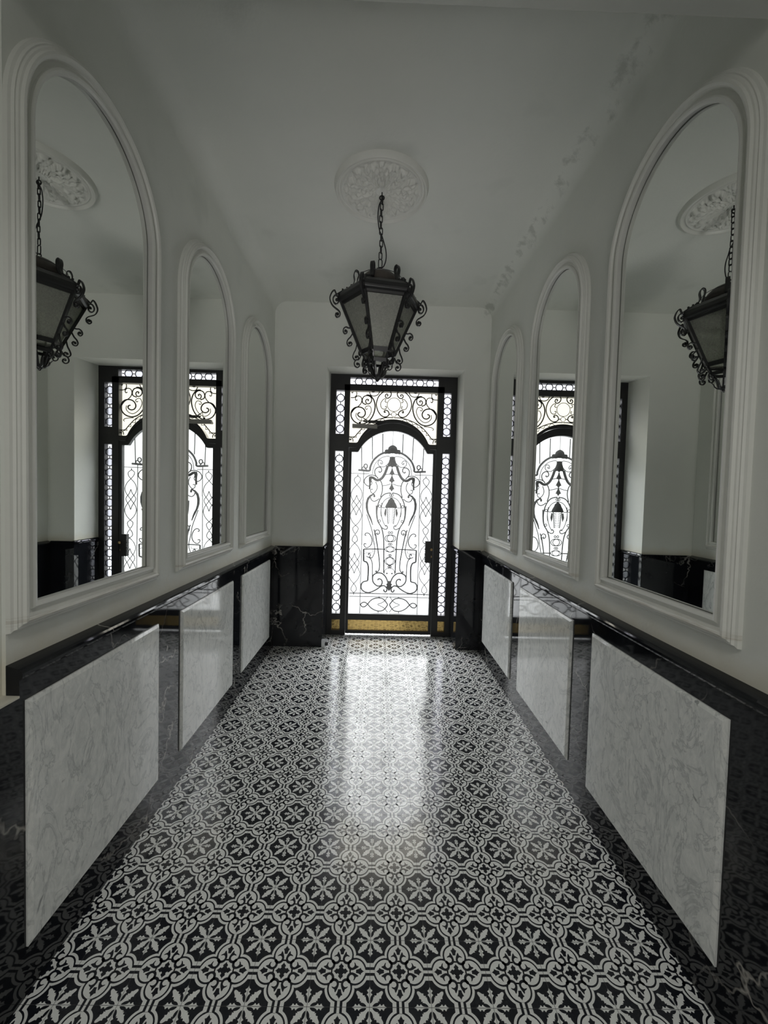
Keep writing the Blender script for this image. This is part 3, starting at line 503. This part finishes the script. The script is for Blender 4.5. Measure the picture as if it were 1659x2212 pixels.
# ------------------------------------------------------------------ ceiling medallion
MED = (-0.030, 2.79)
bm = bmesh.new(); NR, NA = 60, 240; rings = []
def medh(r, a):
    q = r / .31
    if q > .80:
        h = .014 + .024 * math.exp(-((q - .945) / .035) ** 2) + .016 * math.exp(-((q - .845) / .022) ** 2)
        if q > .97: h *= max(0.0, (1 - q) / .03) ** .5
        return h
    h = .012
    if q > .74: h += .008 * (q - .74) / .06
    # eight acanthus leaves with lobed edges and veins, smaller leaves between them
    p = ((a * 8 / (2 * PI)) % 1.0) * 2 - 1                      # -1..1 across one leaf
    def leaf(p, r0, r1, wd, lob):
        if not r0 < q < r1: return 0.0
        s = (q - r0) / (r1 - r0)
        w = wd * math.sin(PI * min(1, s * .93 + .05)) ** .6 * (1 + .22 * math.sin(lob * s))
        e = 1 - abs(p) / max(w, .01)
        if e <= 0: return 0.0
        return .034 * min(1, e * 1.8) * (.75 + .25 * math.cos(16 * abs(p) - 16 * s)) * (1 - .35 * math.exp(-(p / .07) ** 2)) * (.6 + .5 * s)
    h += max(leaf(p, .20, .76, .78, 26), .85 * leaf(((a * 8 / (2 * PI) + .5) % 1.0) * 2 - 1, .42, .78, .5, 20))
    h += .007 * math.sin(7 * a + 30 * q) * math.sin(19 * a - 12 * q)
    h += .010 * math.exp(-((q - .17) / .035) ** 2)
    if q < .13: h = .020
    return h
for i in range(NR + 1):
    r = .31 * i / NR + (1e-4 if i == 0 else 0)
    rings.append([bm.verts.new((r * math.cos(2 * PI * k / NA), r * math.sin(2 * PI * k / NA), -medh(r, 2 * PI * k / NA))) for k in range(NA)])
for A, B in zip(rings, rings[1:]):
    for k in range(NA): bm.faces.new((A[k], A[(k + 1) % NA], B[(k + 1) % NA], B[k]))
rim = rings[-1]; topv = [bm.verts.new((v.co.x, v.co.y, .004)) for v in rim]
for k in range(NA): bm.faces.new((rim[k], rim[(k + 1) % NA], topv[(k + 1) % NA], topv[k]))
bm.faces.new(topv); bm.faces.new(rings[0])
med = obj('ceiling_medallion', bm, FRAME, smooth=True); med.location = (*MED, HC)
tag(med, 'round white plaster ceiling rose with leaf relief above the lantern', 'ceiling medallion')

# ------------------------------------------------------------------ lantern
LX, LY = -0.026, 2.79
lan = empty('hanging_lantern', (LX, LY, 2.415)); tag(lan, 'black wrought-iron hexagonal hanging lantern with scrolls and frosted panes', 'lantern')
def L3(r, a, z): return Vector((r * math.sin(a), -r * math.cos(a), z - 2.415))   # a = 0 faces the viewer
A0 = math.radians(-20)
ANG = [A0 + k * PI / 3 for k in range(6)]
RT, ZT, RB_, ZBt = .258, 2.912, .108, 2.588
def hexring(bm, r0, z0, r1, z1, th):
    """flat band between two hexagons, th thick inward"""
    rr = [[bm.verts.new(L3(r, a, z)) for a in ANG] for r, z in ((r0, z0), (r1, z1), (r1 - th, z1), (r0 - th, z0))]
    for q in range(4):
        A, B = rr[q], rr[(q + 1) % 4]
        for k in range(6): bm.faces.new((A[k], A[(k + 1) % 6], B[(k + 1) % 6], B[k]))
# roof
bm = bmesh.new(); prof = [(.255, 2.898), (.276, 2.905), (.281, 2.922), (.272, 2.948), (.246, 2.972), (.205, 2.992), (.165, 3.008), (.140, 3.020), (.120, 3.022), (.120, 3.014)]
rr = []
for r, z in prof: rr.append([bm.verts.new(L3(r, a, z)) for a in ANG])
for A, B in zip(rr, rr[1:]):
    for k in range(6): bm.faces.new((A[k], A[(k + 1) % 6], B[(k + 1) % 6], B[k]))
bm.faces.new(rr[0]); bm.faces.new(rr[-1])
obj('roof', bm, IRON2, lan, bevel=.004)
bm = bmesh.new(); prof = [(.142, 3.006), (.143, 3.020), (.136, 3.045), (.120, 3.072), (.094, 3.096), (.062, 3.111), (.030, 3.119), (.010, 3.121)]
lathe(bm, [(r, z - 2.415) for r, z in prof], n=28); obj('dome', bm, TIN, lan, smooth=True)
bm = bmesh.new(); hexring(bm, .266, 2.928, .252, 2.884, .022); obj('top_band', bm, IRON2, lan)
bm = bmesh.new(); hexring(bm, .120, 2.602, .110, 2.576, .016); obj('bottom_band', bm, IRON2, lan)
bm = bmesh.new(); hexring(bm, .094, 2.538, .084, 2.518, .02); obj('lower_band', bm, IRON2, lan)
for k, a in enumerate(ANG):
    a2 = a + PI / 3
    # pane
    bm = bmesh.new(); q = []
    for dr in (0, -.004):
        for r, z, aa in ((RT - .012 + dr, 2.90, a), (RT - .012 + dr, 2.90, a2), (RB_ - .006 + dr, 2.59, a2), (RB_ - .006 + dr, 2.59, a)): q.append(bm.verts.new(L3(r, aa, z)))
    for ix in ((0, 1, 2, 3), (4, 5, 6, 7), (0, 1, 5, 4), (1, 2, 6, 5), (2, 3, 7, 6), (3, 0, 4, 7)): bm.faces.new([q[i] for i in ix])
    obj('glass_pane', bm, LG, lan)
TANG = lambda a: Vector((math.cos(a), math.sin(a), 0))
SC = {
 'top_scroll': [(.190, 3.000), (.205, 2.990), (.235, 2.976), (.262, 2.958), (.284, 2.945), (.296, 2.968), (.313, 2.955), (.326, 2.920), (.321, 2.893), (.308, 2.871), (.287, 2.855), (.269, 2.843), (.258, 2.828), (.260, 2.808), (.276, 2.798), (.288, 2.810), (.284, 2.823), (.274, 2.820)],
 'inner_scroll': [(.266, 2.925), (.290, 2.938), (.305, 2.918), (.301, 2.893), (.285, 2.882), (.271, 2.893), (.272, 2.908), (.281, 2.910)],
 's1': [(.176, 2.738), (.201, 2.737), (.216, 2.741), (.231, 2.731), (.235, 2.712), (.224, 2.697), (.211, 2.704), (.211, 2.716), (.220, 2.717)],
 's2': [(.170, 2.712), (.186, 2.680), (.202, 2.662), (.209, 2.642), (.201, 2.623), (.184, 2.622), (.176, 2.636), (.184, 2.646), (.192, 2.640)],
 's3': [(.142, 2.640), (.150, 2.603), (.162, 2.577), (.168, 2.553), (.157, 2.535), (.138, 2.534), (.130, 2.550), (.138, 2.560), (.147, 2.553)],
 's4': [(.112, 2.570), (.128, 2.538), (.144, 2.535), (.157, 2.517), (.153, 2.495), (.136, 2.485), (.123, 2.496), (.126, 2.510), (.136, 2.509)]}
for a in ANG:
    tg = TANG(a)
    bm = bmesh.new(); tube(bm, [L3(.262, a, 2.92), L3(.186, a, 2.75), L3(.112, a, 2.583)], .0125, 4, up=tg, sx=1.0)
    post = obj('corner_post', bm, IRON2, lan)
    for nm, pts in SC.items():
        bm = bmesh.new(); P = smooth_path([L3(r, a, z) for r, z in pts], 4)
        wd = .0105 if nm.endswith('scroll') else .0085
        tube(bm, P, .0048, 4, up=tg, sx=wd / .0048)
        ball(bm, P[-1], .0110 if wd > .009 else .0098, 8)
        if nm == 'top_scroll': ball(bm, P[0], .012, 8); box_c = None
        obj(nm if nm.endswith('scroll') else 'small_scroll', bm, IRON2, post)
    # little clips between roof edge and scroll
    bm = bmesh.new()
    for r, z in ((.215, 2.982), (.243, 2.968)):
        tube(bm, [L3(r, a, z - .012), L3(r + .002, a, z + .016)], .007, 4, up=tg)
    obj('clip', bm, IRON2, post)
    # rib to the tip
    bm = bmesh.new(); P = smooth_path([L3(r, a, z) for r, z in ((.105, 2.580), (.090, 2.548), (.066, 2.515), (.046, 2.480), (.034, 2.445), (.014, 2.425))], 4)
    tube(bm, P, .0062, 6, up=tg, sx=1.7)
    rib = obj('bottom_rib', bm, IRON2, lan)
    bm = bmesh.new(); P = smooth_path([L3(r, a, z) for r, z in ((.088, 2.545), (.098, 2.520), (.094, 2.496), (.078, 2.486), (.068, 2.498), (.074, 2.508))], 4)
    tube(bm, P, .004, 4, up=tg, sx=2.0); ball(bm, P[-1], .008, 8); obj('rib_scroll', bm, IRON2, rib)
    bm = bmesh.new(); P = smooth_path([L3(r, a + .5, z) for r, z in ((.012, 2.424), (.034, 2.430), (.050, 2.444), (.058, 2.462), (.074, 2.478), (.088, 2.482))], 4)
    tube(bm, P, .0045, 5, up=TANG(a + .5), sx=1.9, taper=lambda s: 1 - .85 * s * s); obj('leaf', bm, IRON2, rib)
    # strap loops on the crown
    aa = a + .06
    bm = bmesh.new(); P = smooth_path([L3(r, aa, z) for r, z in ((.196, 3.006), (.180, 3.012), (.170, 3.040), (.175, 3.076), (.164, 3.104), (.146, 3.098), (.143, 3.072), (.152, 3.040), (.160, 3.010))], 4)
    tube(bm, P, .0034, 4, up=TANG(aa), sx=4.9); obj('crown_loop', bm, IRON2, lan)
bm = bmesh.new(); ball(bm, Vector((0, 0, .012)), .020, 12); ball(bm, Vector((0, 0, -.004)), .010, 8); obj('bottom_finial', bm, IRON2, lan)
# thin strap ring holding the loops
bm = bmesh.new(); tube(bm, [L3(.150, 2 * PI * k / 40, 3.062) for k in range(40)], .002, 5, closed=True); obj('crown_wire', bm, IRON2, lan)
# eye, hook, chain and cable
bm = bmesh.new()
tube(bm, [Vector((.013 * math.cos(q), 0, 3.140 - 2.415 + .013 * math.sin(q))) for q in [2 * PI * k / 14 for k in range(14)]], .0035, 6, closed=True)
tube(bm, [Vector((0, 0, 3.112 - 2.415)), Vector((0, 0, 3.130 - 2.415))], .010, 8)
obj('top_eye', bm, IRON2, lan)
def link(name, zc, hl, hw, rz, tilt=0.0):
    bm = bmesh.new(); P = []
    for k in range(20):
        q = 2 * PI * k / 20; x = hw * math.cos(q); z = (hl - hw) * (1 if math.sin(q) > 0 else -1) + hw * math.sin(q)
        if abs(math.sin(q)) < 1e-6: z = 0
        P.append(Vector((x * math.cos(rz) , x * math.sin(rz), z)))
    tube(bm, P, .0034, 6, closed=True)
    o = obj(name, bm, IRON2, lan); o.location = (tilt, 0, zc - 2.415); return o
link('carabiner', 3.176, .029, .012, .2)
zc = 3.228; k = 0
while zc < 3.585:
    link('chain_link', zc, .0235, .0098, (.15 if k % 2 == 0 else PI / 2 - .35), .003 * math.sin(k * .8)); zc += .0395; k += 1
bm = bmesh.new(); P = smooth_path([(0, 0, 3.592 - 2.415), (-.018, 0, 3.55 - 2.415), (-.023, .002, 3.48 - 2.415), (-.012, .004, 3.40 - 2.415), (.006, .004, 3.36 - 2.415), (.022, 0, 3.31 - 2.415), (.036, 0, 3.255 - 2.415), (.036, 0, 3.20 - 2.415), (.018, 0, 3.155 - 2.415), (-.02, -.02, 3.135 - 2.415)], 6)
tube(bm, P, .0036, 6); obj('electric_cable', bm, CORD, lan)
bm = bmesh.new(); tube(bm, [Vector((0, 0, HC - .024 - 2.415)), Vector((0, 0, 3.615 - 2.415))], .004, 8)
tube(bm, [Vector((.014 * math.cos(q), 0, 3.601 - 2.415 + .014 * math.sin(q))) for q in [2 * PI * k / 14 for k in range(14)]], .0045, 6, closed=True)
obj('ceiling_hook', bm, IRON2, lan)

# ------------------------------------------------------------------ iron door surround
e = empty('trim_7', (X0, YD, 0)); tag(e, 'fixed black iron frame around the glazed entrance door', 'door frame', kind='structure')
def part_box(name, m, parent, *boxes, bevel=0.0):
    bm = bmesh.new()
    for q in boxes: box(bm, *q)
    return obj(name, bm, m, parent, bevel=bevel)
W = .7275
f0, f1 = -.015, .055
part_box('outer_frame', IRON, e, (-.739, -.669, f0, f1, 0, 3.045), (.663, .739, f0, f1, 0, 3.045), (-.669, .663, f0, f1, 3.002, 3.045))
part_box('mullion', IRON, e, (-.573, -.511, f0, f1, 0, 2.92)); part_box('mullion', IRON, e, (.505, .580, f0, f1, 0, 2.92))
part_box('cross_rail', IRON, e, (-.669, .663, f0, f1, 2.852, 2.925))
part_box('cross_rail', IRON, e, (-.669, -.573, f0, f1, 2.156, 2.352)); part_box('cross_rail', IRON, e, (.580, .663, f0, f1, 2.156, 2.352))
part_box('cross_rail', IRON, e, (-.669, -.573, f0, f1, .183, .253)); part_box('cross_rail', IRON, e, (.580, .663, f0, f1, .183, .253))
part_box('base_rail', IRON, e, (-.669, -.573, f0, f1, 0, .056)); part_box('base_rail', IRON, e, (.580, .663, f0, f1, 0, .056))
part_box('corner_block', IRON, e, (-.669, -.511, f0, f1, 2.925, 3.002)); part_box('corner_block', IRON, e, (.510, .663, f0, f1, 2.925, 3.002))
part_box('brass_plate', BRASS, e, (-.669, -.573, .012, .018, .056, .183)); part_box('brass_plate', BRASS, e, (.580, .663, .012, .018, .056, .183))
# arched bar over the leaf
RO, CO = .446, 2.089
def arc(R_, c, hw, n=28):
    a0 = math.asin(hw / R_); return [(R_ * math.sin(a0 - 2 * a0 * k / n), c + R_ * math.cos(a0 - 2 * a0 * k / n)) for k in range(n + 1)]
bm = bmesh.new(); up_ = arc(RO, CO, .410); lo_ = arc(.455, 2.040, .400)
poly = [(.511, 2.255), (.425, 2.255)] + up_ + [(-.425, 2.255), (-.511, 2.255), (-.511, 2.200), (-.43, 2.200)] + lo_[::-1] + [(.43, 2.200), (.511, 2.200)]
plate_xz(bm, poly, f0, f1); obj('arched_bar', bm, IRON, e)

def ringbar(bm, c, r, w_, y, axis='z'):
    tube(bm, [(c[0] + r * math.cos(2 * PI * k / 28), y, c[1] + r * math.sin(2 * PI * k / 28)) for k in range(28)], w_, 6, closed=True)
wn = 0
def sidelight(x0, x1, z0, z1, centres, label, r=.0425, horiz=False, gm=None):
    """framed pane with a chain of iron rings, each round with its own roundel"""
    global wn; wn += 1
    o = empty('window_%d' % wn, (X0, YD, 0)); tag(o, label, 'window', kind='structure')
    part_box('glass_pane', gm or GLASS_L, o, (x0 - .004, x1 + .004, .030, .036, z0 - .004, z1 + .004))
    st = centres[0]
    for i, c in enumerate(centres):
        bm = bmesh.new(); ringbar(bm, c, r, .0056, .016)
        d = (Vector((1, 0, 0)) if horiz else Vector((0, 0, -1)))
        p0 = Vector((c[0], .016, c[1]))
        tube(bm, [p0 + d * (r), p0 + d * (r + .030)], .0036, 6); ball(bm, p0 + d * (r + .0165), .0072, 8)
        if i == 0: tube(bm, [p0 - d * (r), p0 - d * (r + .028)], .0028, 6); ball(bm, p0 - d * (r + .014), .0062, 8)
        obj('iron_ring', bm, IRON, o)
        bm = bmesh.new(); n_ = 24
        a = [bm.verts.new((c[0] + (r - .002) * math.cos(2 * PI * k / n_), .022, c[1] + (r - .002) * math.sin(2 * PI * k / n_))) for k in range(n_)]
        b = [bm.verts.new((c[0] + (r - .008) * math.cos(2 * PI * k / n_), .014, c[1] + (r - .008) * math.sin(2 * PI * k / n_))) for k in range(n_)]
        bm.faces.new(a); bm.faces.new(b)
        for k in range(n_): bm.faces.new((a[k], a[(k + 1) % n_], b[(k + 1) % n_], b[k]))
        obj('glass_roundel', bm, GLASS_R, o)
xl, xr = -.621, .6215
up4 = lambda x: [(x, 2.770 - .119 * k) for k in range(4)]
lo16 = lambda x: [(x, 2.068 - .1163 * k) for k in range(16)]
sidelight(-.669, -.573, 2.352, 2.852, up4(xl), 'short upper sidelight of iron rings, left of the door arch')
sidelight(.580, .663, 2.352, 2.852, up4(xr), 'short upper sidelight of iron rings, right of the door arch')
sidelight(-.669, -.573, .253, 2.156, lo16(xl), 'tall narrow sidelight of iron rings, left of the door leaf', gm=GLASS)
sidelight(.580, .663, .253, 2.156, lo16(xr), 'tall narrow sidelight of iron rings, right of the door leaf')
sidelight(-.511, .510, 2.925, 3.002, [(-.413 + .118 * k, 2.963) for k in range(8)], 'horizontal strip of eight iron rings at the top of the door', r=.0425, horiz=True)
# transom with scrollwork
wn += 1
tr = empty('window_%d' % wn, (X0, YD, 0)); tag(tr, 'transom of cream glass with iron scrolls above the arched door', 'window', kind='structure')
bm = bmesh.new()
poly = [(.507, 2.855), (-.513, 2.855), (-.513, 2.250), (-.425, 2.250)] + arc(RO - .004, CO, .408)[::-1] + [(.425, 2.250), (.507, 2.250)]
plate_xz(bm, poly, .030, .036); obj('glass_pane', bm, GLASS_C, tr)
bm = bmesh.new()
for w_, pts in TR:
    for s in (1, -1):
        P = smooth_path([(s * x, .015, z) for x, z in pts], 3) if len(pts) > 2 else [Vector((s * x, .015, z)) for x, z in pts]
        tube(bm, P, w_ * 1.1, 5)
        if w_ > .0045 and len(pts) > 6: ball(bm, P[-1], .0075, 6)
obj('iron_scrollwork', bm, IRON, tr)
bm = bmesh.new(); ringbar(bm, (0, 2.709), .0785, .0038, .015); obj('iron_ring', bm, IRON, tr)
bm = bmesh.new(); ringbar(bm, (0, 2.596), .0275, .0032, .015); obj('iron_ring', bm, IRON, tr)

# ------------------------------------------------------------------ door leaf
d = empty('door_1', (X0, YD, 0)); tag(d, 'black iron entrance door with frosted glass and ornate scrolled grille', 'door', kind='structure')
g0, g1 = -.005, .045
bm = bmesh.new()
box(bm, -.508, -.478, g0, g1, .018, 2.196); box(bm, .473, .502, g0, g1, .018, 2.196)
obj('leaf_stile', bm, IRON, d)
part_box('bottom_rail', IRON, d, (-.478, .473, g0, g1, .180, .252)); part_box('kick_rail', IRON, d, (-.478, .473, g0, g1, .018, .056))
part_box('kick_plate', BRASS, d, (-.478, .473, .010, .016, .056, .180))
bm = bmesh.new(); inner = arc(.447, 1.956, .400)
poly = [(.478, 2.197), (-.478, 2.197), (-.478, 2.150), (-.410, 2.150)] + inner[::-1] + [(.410, 2.150), (.478, 2.150)]
# arched head of the leaf: between glass arch and the fixed bar
top = arc(.455, 2.036, .400)
poly = [(.478, 2.150), (.410, 2.150)] + inner + [(-.410, 2.150), (-.478, 2.150), (-.478, 2.197), (-.43, 2.197)] + top[::-1] + [(.43, 2.197), (.478, 2.197)]
plate_xz(bm, poly, g0, g1); obj('arched_head', bm, IRON, d)
bm = bmesh.new(); gp = [(.480, .248), (.480, 2.152), (.41, 2.152)] + [(x, z + .004) for x, z in inner] + [(-.41, 2.152), (-.480, 2.152), (-.480, .248)]
plate_xz(bm, gp, .022, .028); obj('frosted_pane', bm, GLASS, d)
bm = bmesh.new()
for w_, pts in GR:
    for s in (1, -1):
        P = [Vector((s * x, .065, z)) for x, z in pts]
        if len(P) > 2: P = smooth_path(P, 3)
        tube(bm, P, w_ * 1.3 + .0008, 5)
tube(bm, [Vector((0, .065, 2.24)), Vector((0, .065, 2.42))], .0028, 5)
obj('scrolled_grille', bm, GRILLE, d)
nmz = {'shell': 'shell_crest', 'tassel': 'bell_tassel', 'drop': 'drapery_drop', 'pendant': 'leaf_pendant', 'wing': 'wing_leaf', 'helmet': 'palmette', 'lappet': 'lappet', 'knot': 'grille_knot'}
for nm, pts in GF:
    P = [(x, z) for x, z in pts]
    if nm in ('shell', 'tassel', 'pendant', 'helmet', 'knot'):
        full = P + [(-x, z) for x, z in reversed(P)]
        bm = bmesh.new(); plate_xz(bm, full, .060, .070); obj(nmz[nm], bm, GRILLE, d)
    else:
        for s in (1, -1):
            bm = bmesh.new(); plate_xz(bm, [(s * x, z) for x, z in P], .060, .070); obj(nmz[nm], bm, GRILLE, d)
# lock, knob, keyhole
bm = bmesh.new(); box(bm, .412, .478, -.022, .030, .877, 1.130)
zz = .885
while zz < 1.125:
    box(bm, .405 + .004 * random.random(), .413, -.018, .026, zz, zz + .007 + .007 * random.random()); zz += .016 + .008 * random.random()
obj('lock_box', bm, IRON, d)
bm = bmesh.new(); tube(bm, [(.480, -.005, 1.034), (.480, -.030, 1.034)], .007, 10); bmesh.ops.create_uvsphere(bm, u_segments=16, v_segments=10, radius=.016, matrix=Matrix.Translation((.480, -.040, 1.034)) @ Matrix.Diagonal((1, .7, 1, 1)))
obj('door_knob', bm, OLDBRASS, d, smooth=True)
bm = bmesh.new(); tube(bm, [(.476, -.004, .948), (.476, -.014, .948)], .014, 18); obj('lock_cylinder', bm, OLDBRASS, d)
# closer
bm = bmesh.new(); box(bm, -.474, -.187, -.062, -.012, 2.418, 2.464)
cl = obj('door_closer', bm, ALU, d, bevel=.004)
bm = bmesh.new(); tube(bm, [(-.385, -.04, 2.464), (-.365, -.035, 2.548), (-.31, -.03, 2.515), (-.245, -.03, 2.500)], .0045, 6); tube(bm, [(-.365, -.035, 2.548), (-.29, -.032, 2.488), (-.15, -.03, 2.483)], .0045, 6)
tube(bm, [(-.39, -.04, 2.462), (-.39, -.04, 2.490)], .012, 8); tube(bm, [(-.35, -.04, 2.500), (-.30, -.04, 2.495)], .010, 8)
obj('closer_arm', bm, IRON, cl)
part_box('closer_shoe', IRON, cl, (-.290, .085, -.040, -.010, 2.492, 2.512))
bm = bmesh.new(); box(bm, -.055, -.025, -.016, .01, .020, .060); obj('floor_bolt', bm, IRON, d)

# ------------------------------------------------------------------ door stop
ds = empty('door_stop', (-.548, 4.365, 0)); tag(ds, 'small steel door stop with rubber buffer on floor at left marble corner', 'door stop')
part_box('steel_bracket', STEEL, ds, (-.020, .020, -.008, .008, .0005, .090), (-.020, .045, -.008, .028, .086, .094), bevel=.002)
bm = bmesh.new(); tube(bm, [(.018, .0, .048), (.050, .0, .048)], .017, 14); obj('rubber_buffer', bm, RUBBER, ds)

# ------------------------------------------------------------------ outside
bm = bx(-8, 8, 5.0, 14, -.16, -.004); o = obj('pavement', bm, STONE); tag(o, 'pale stone pavement outside, seen only through the frosted door glass', 'pavement', kind='structure')
o.name = 'ground'
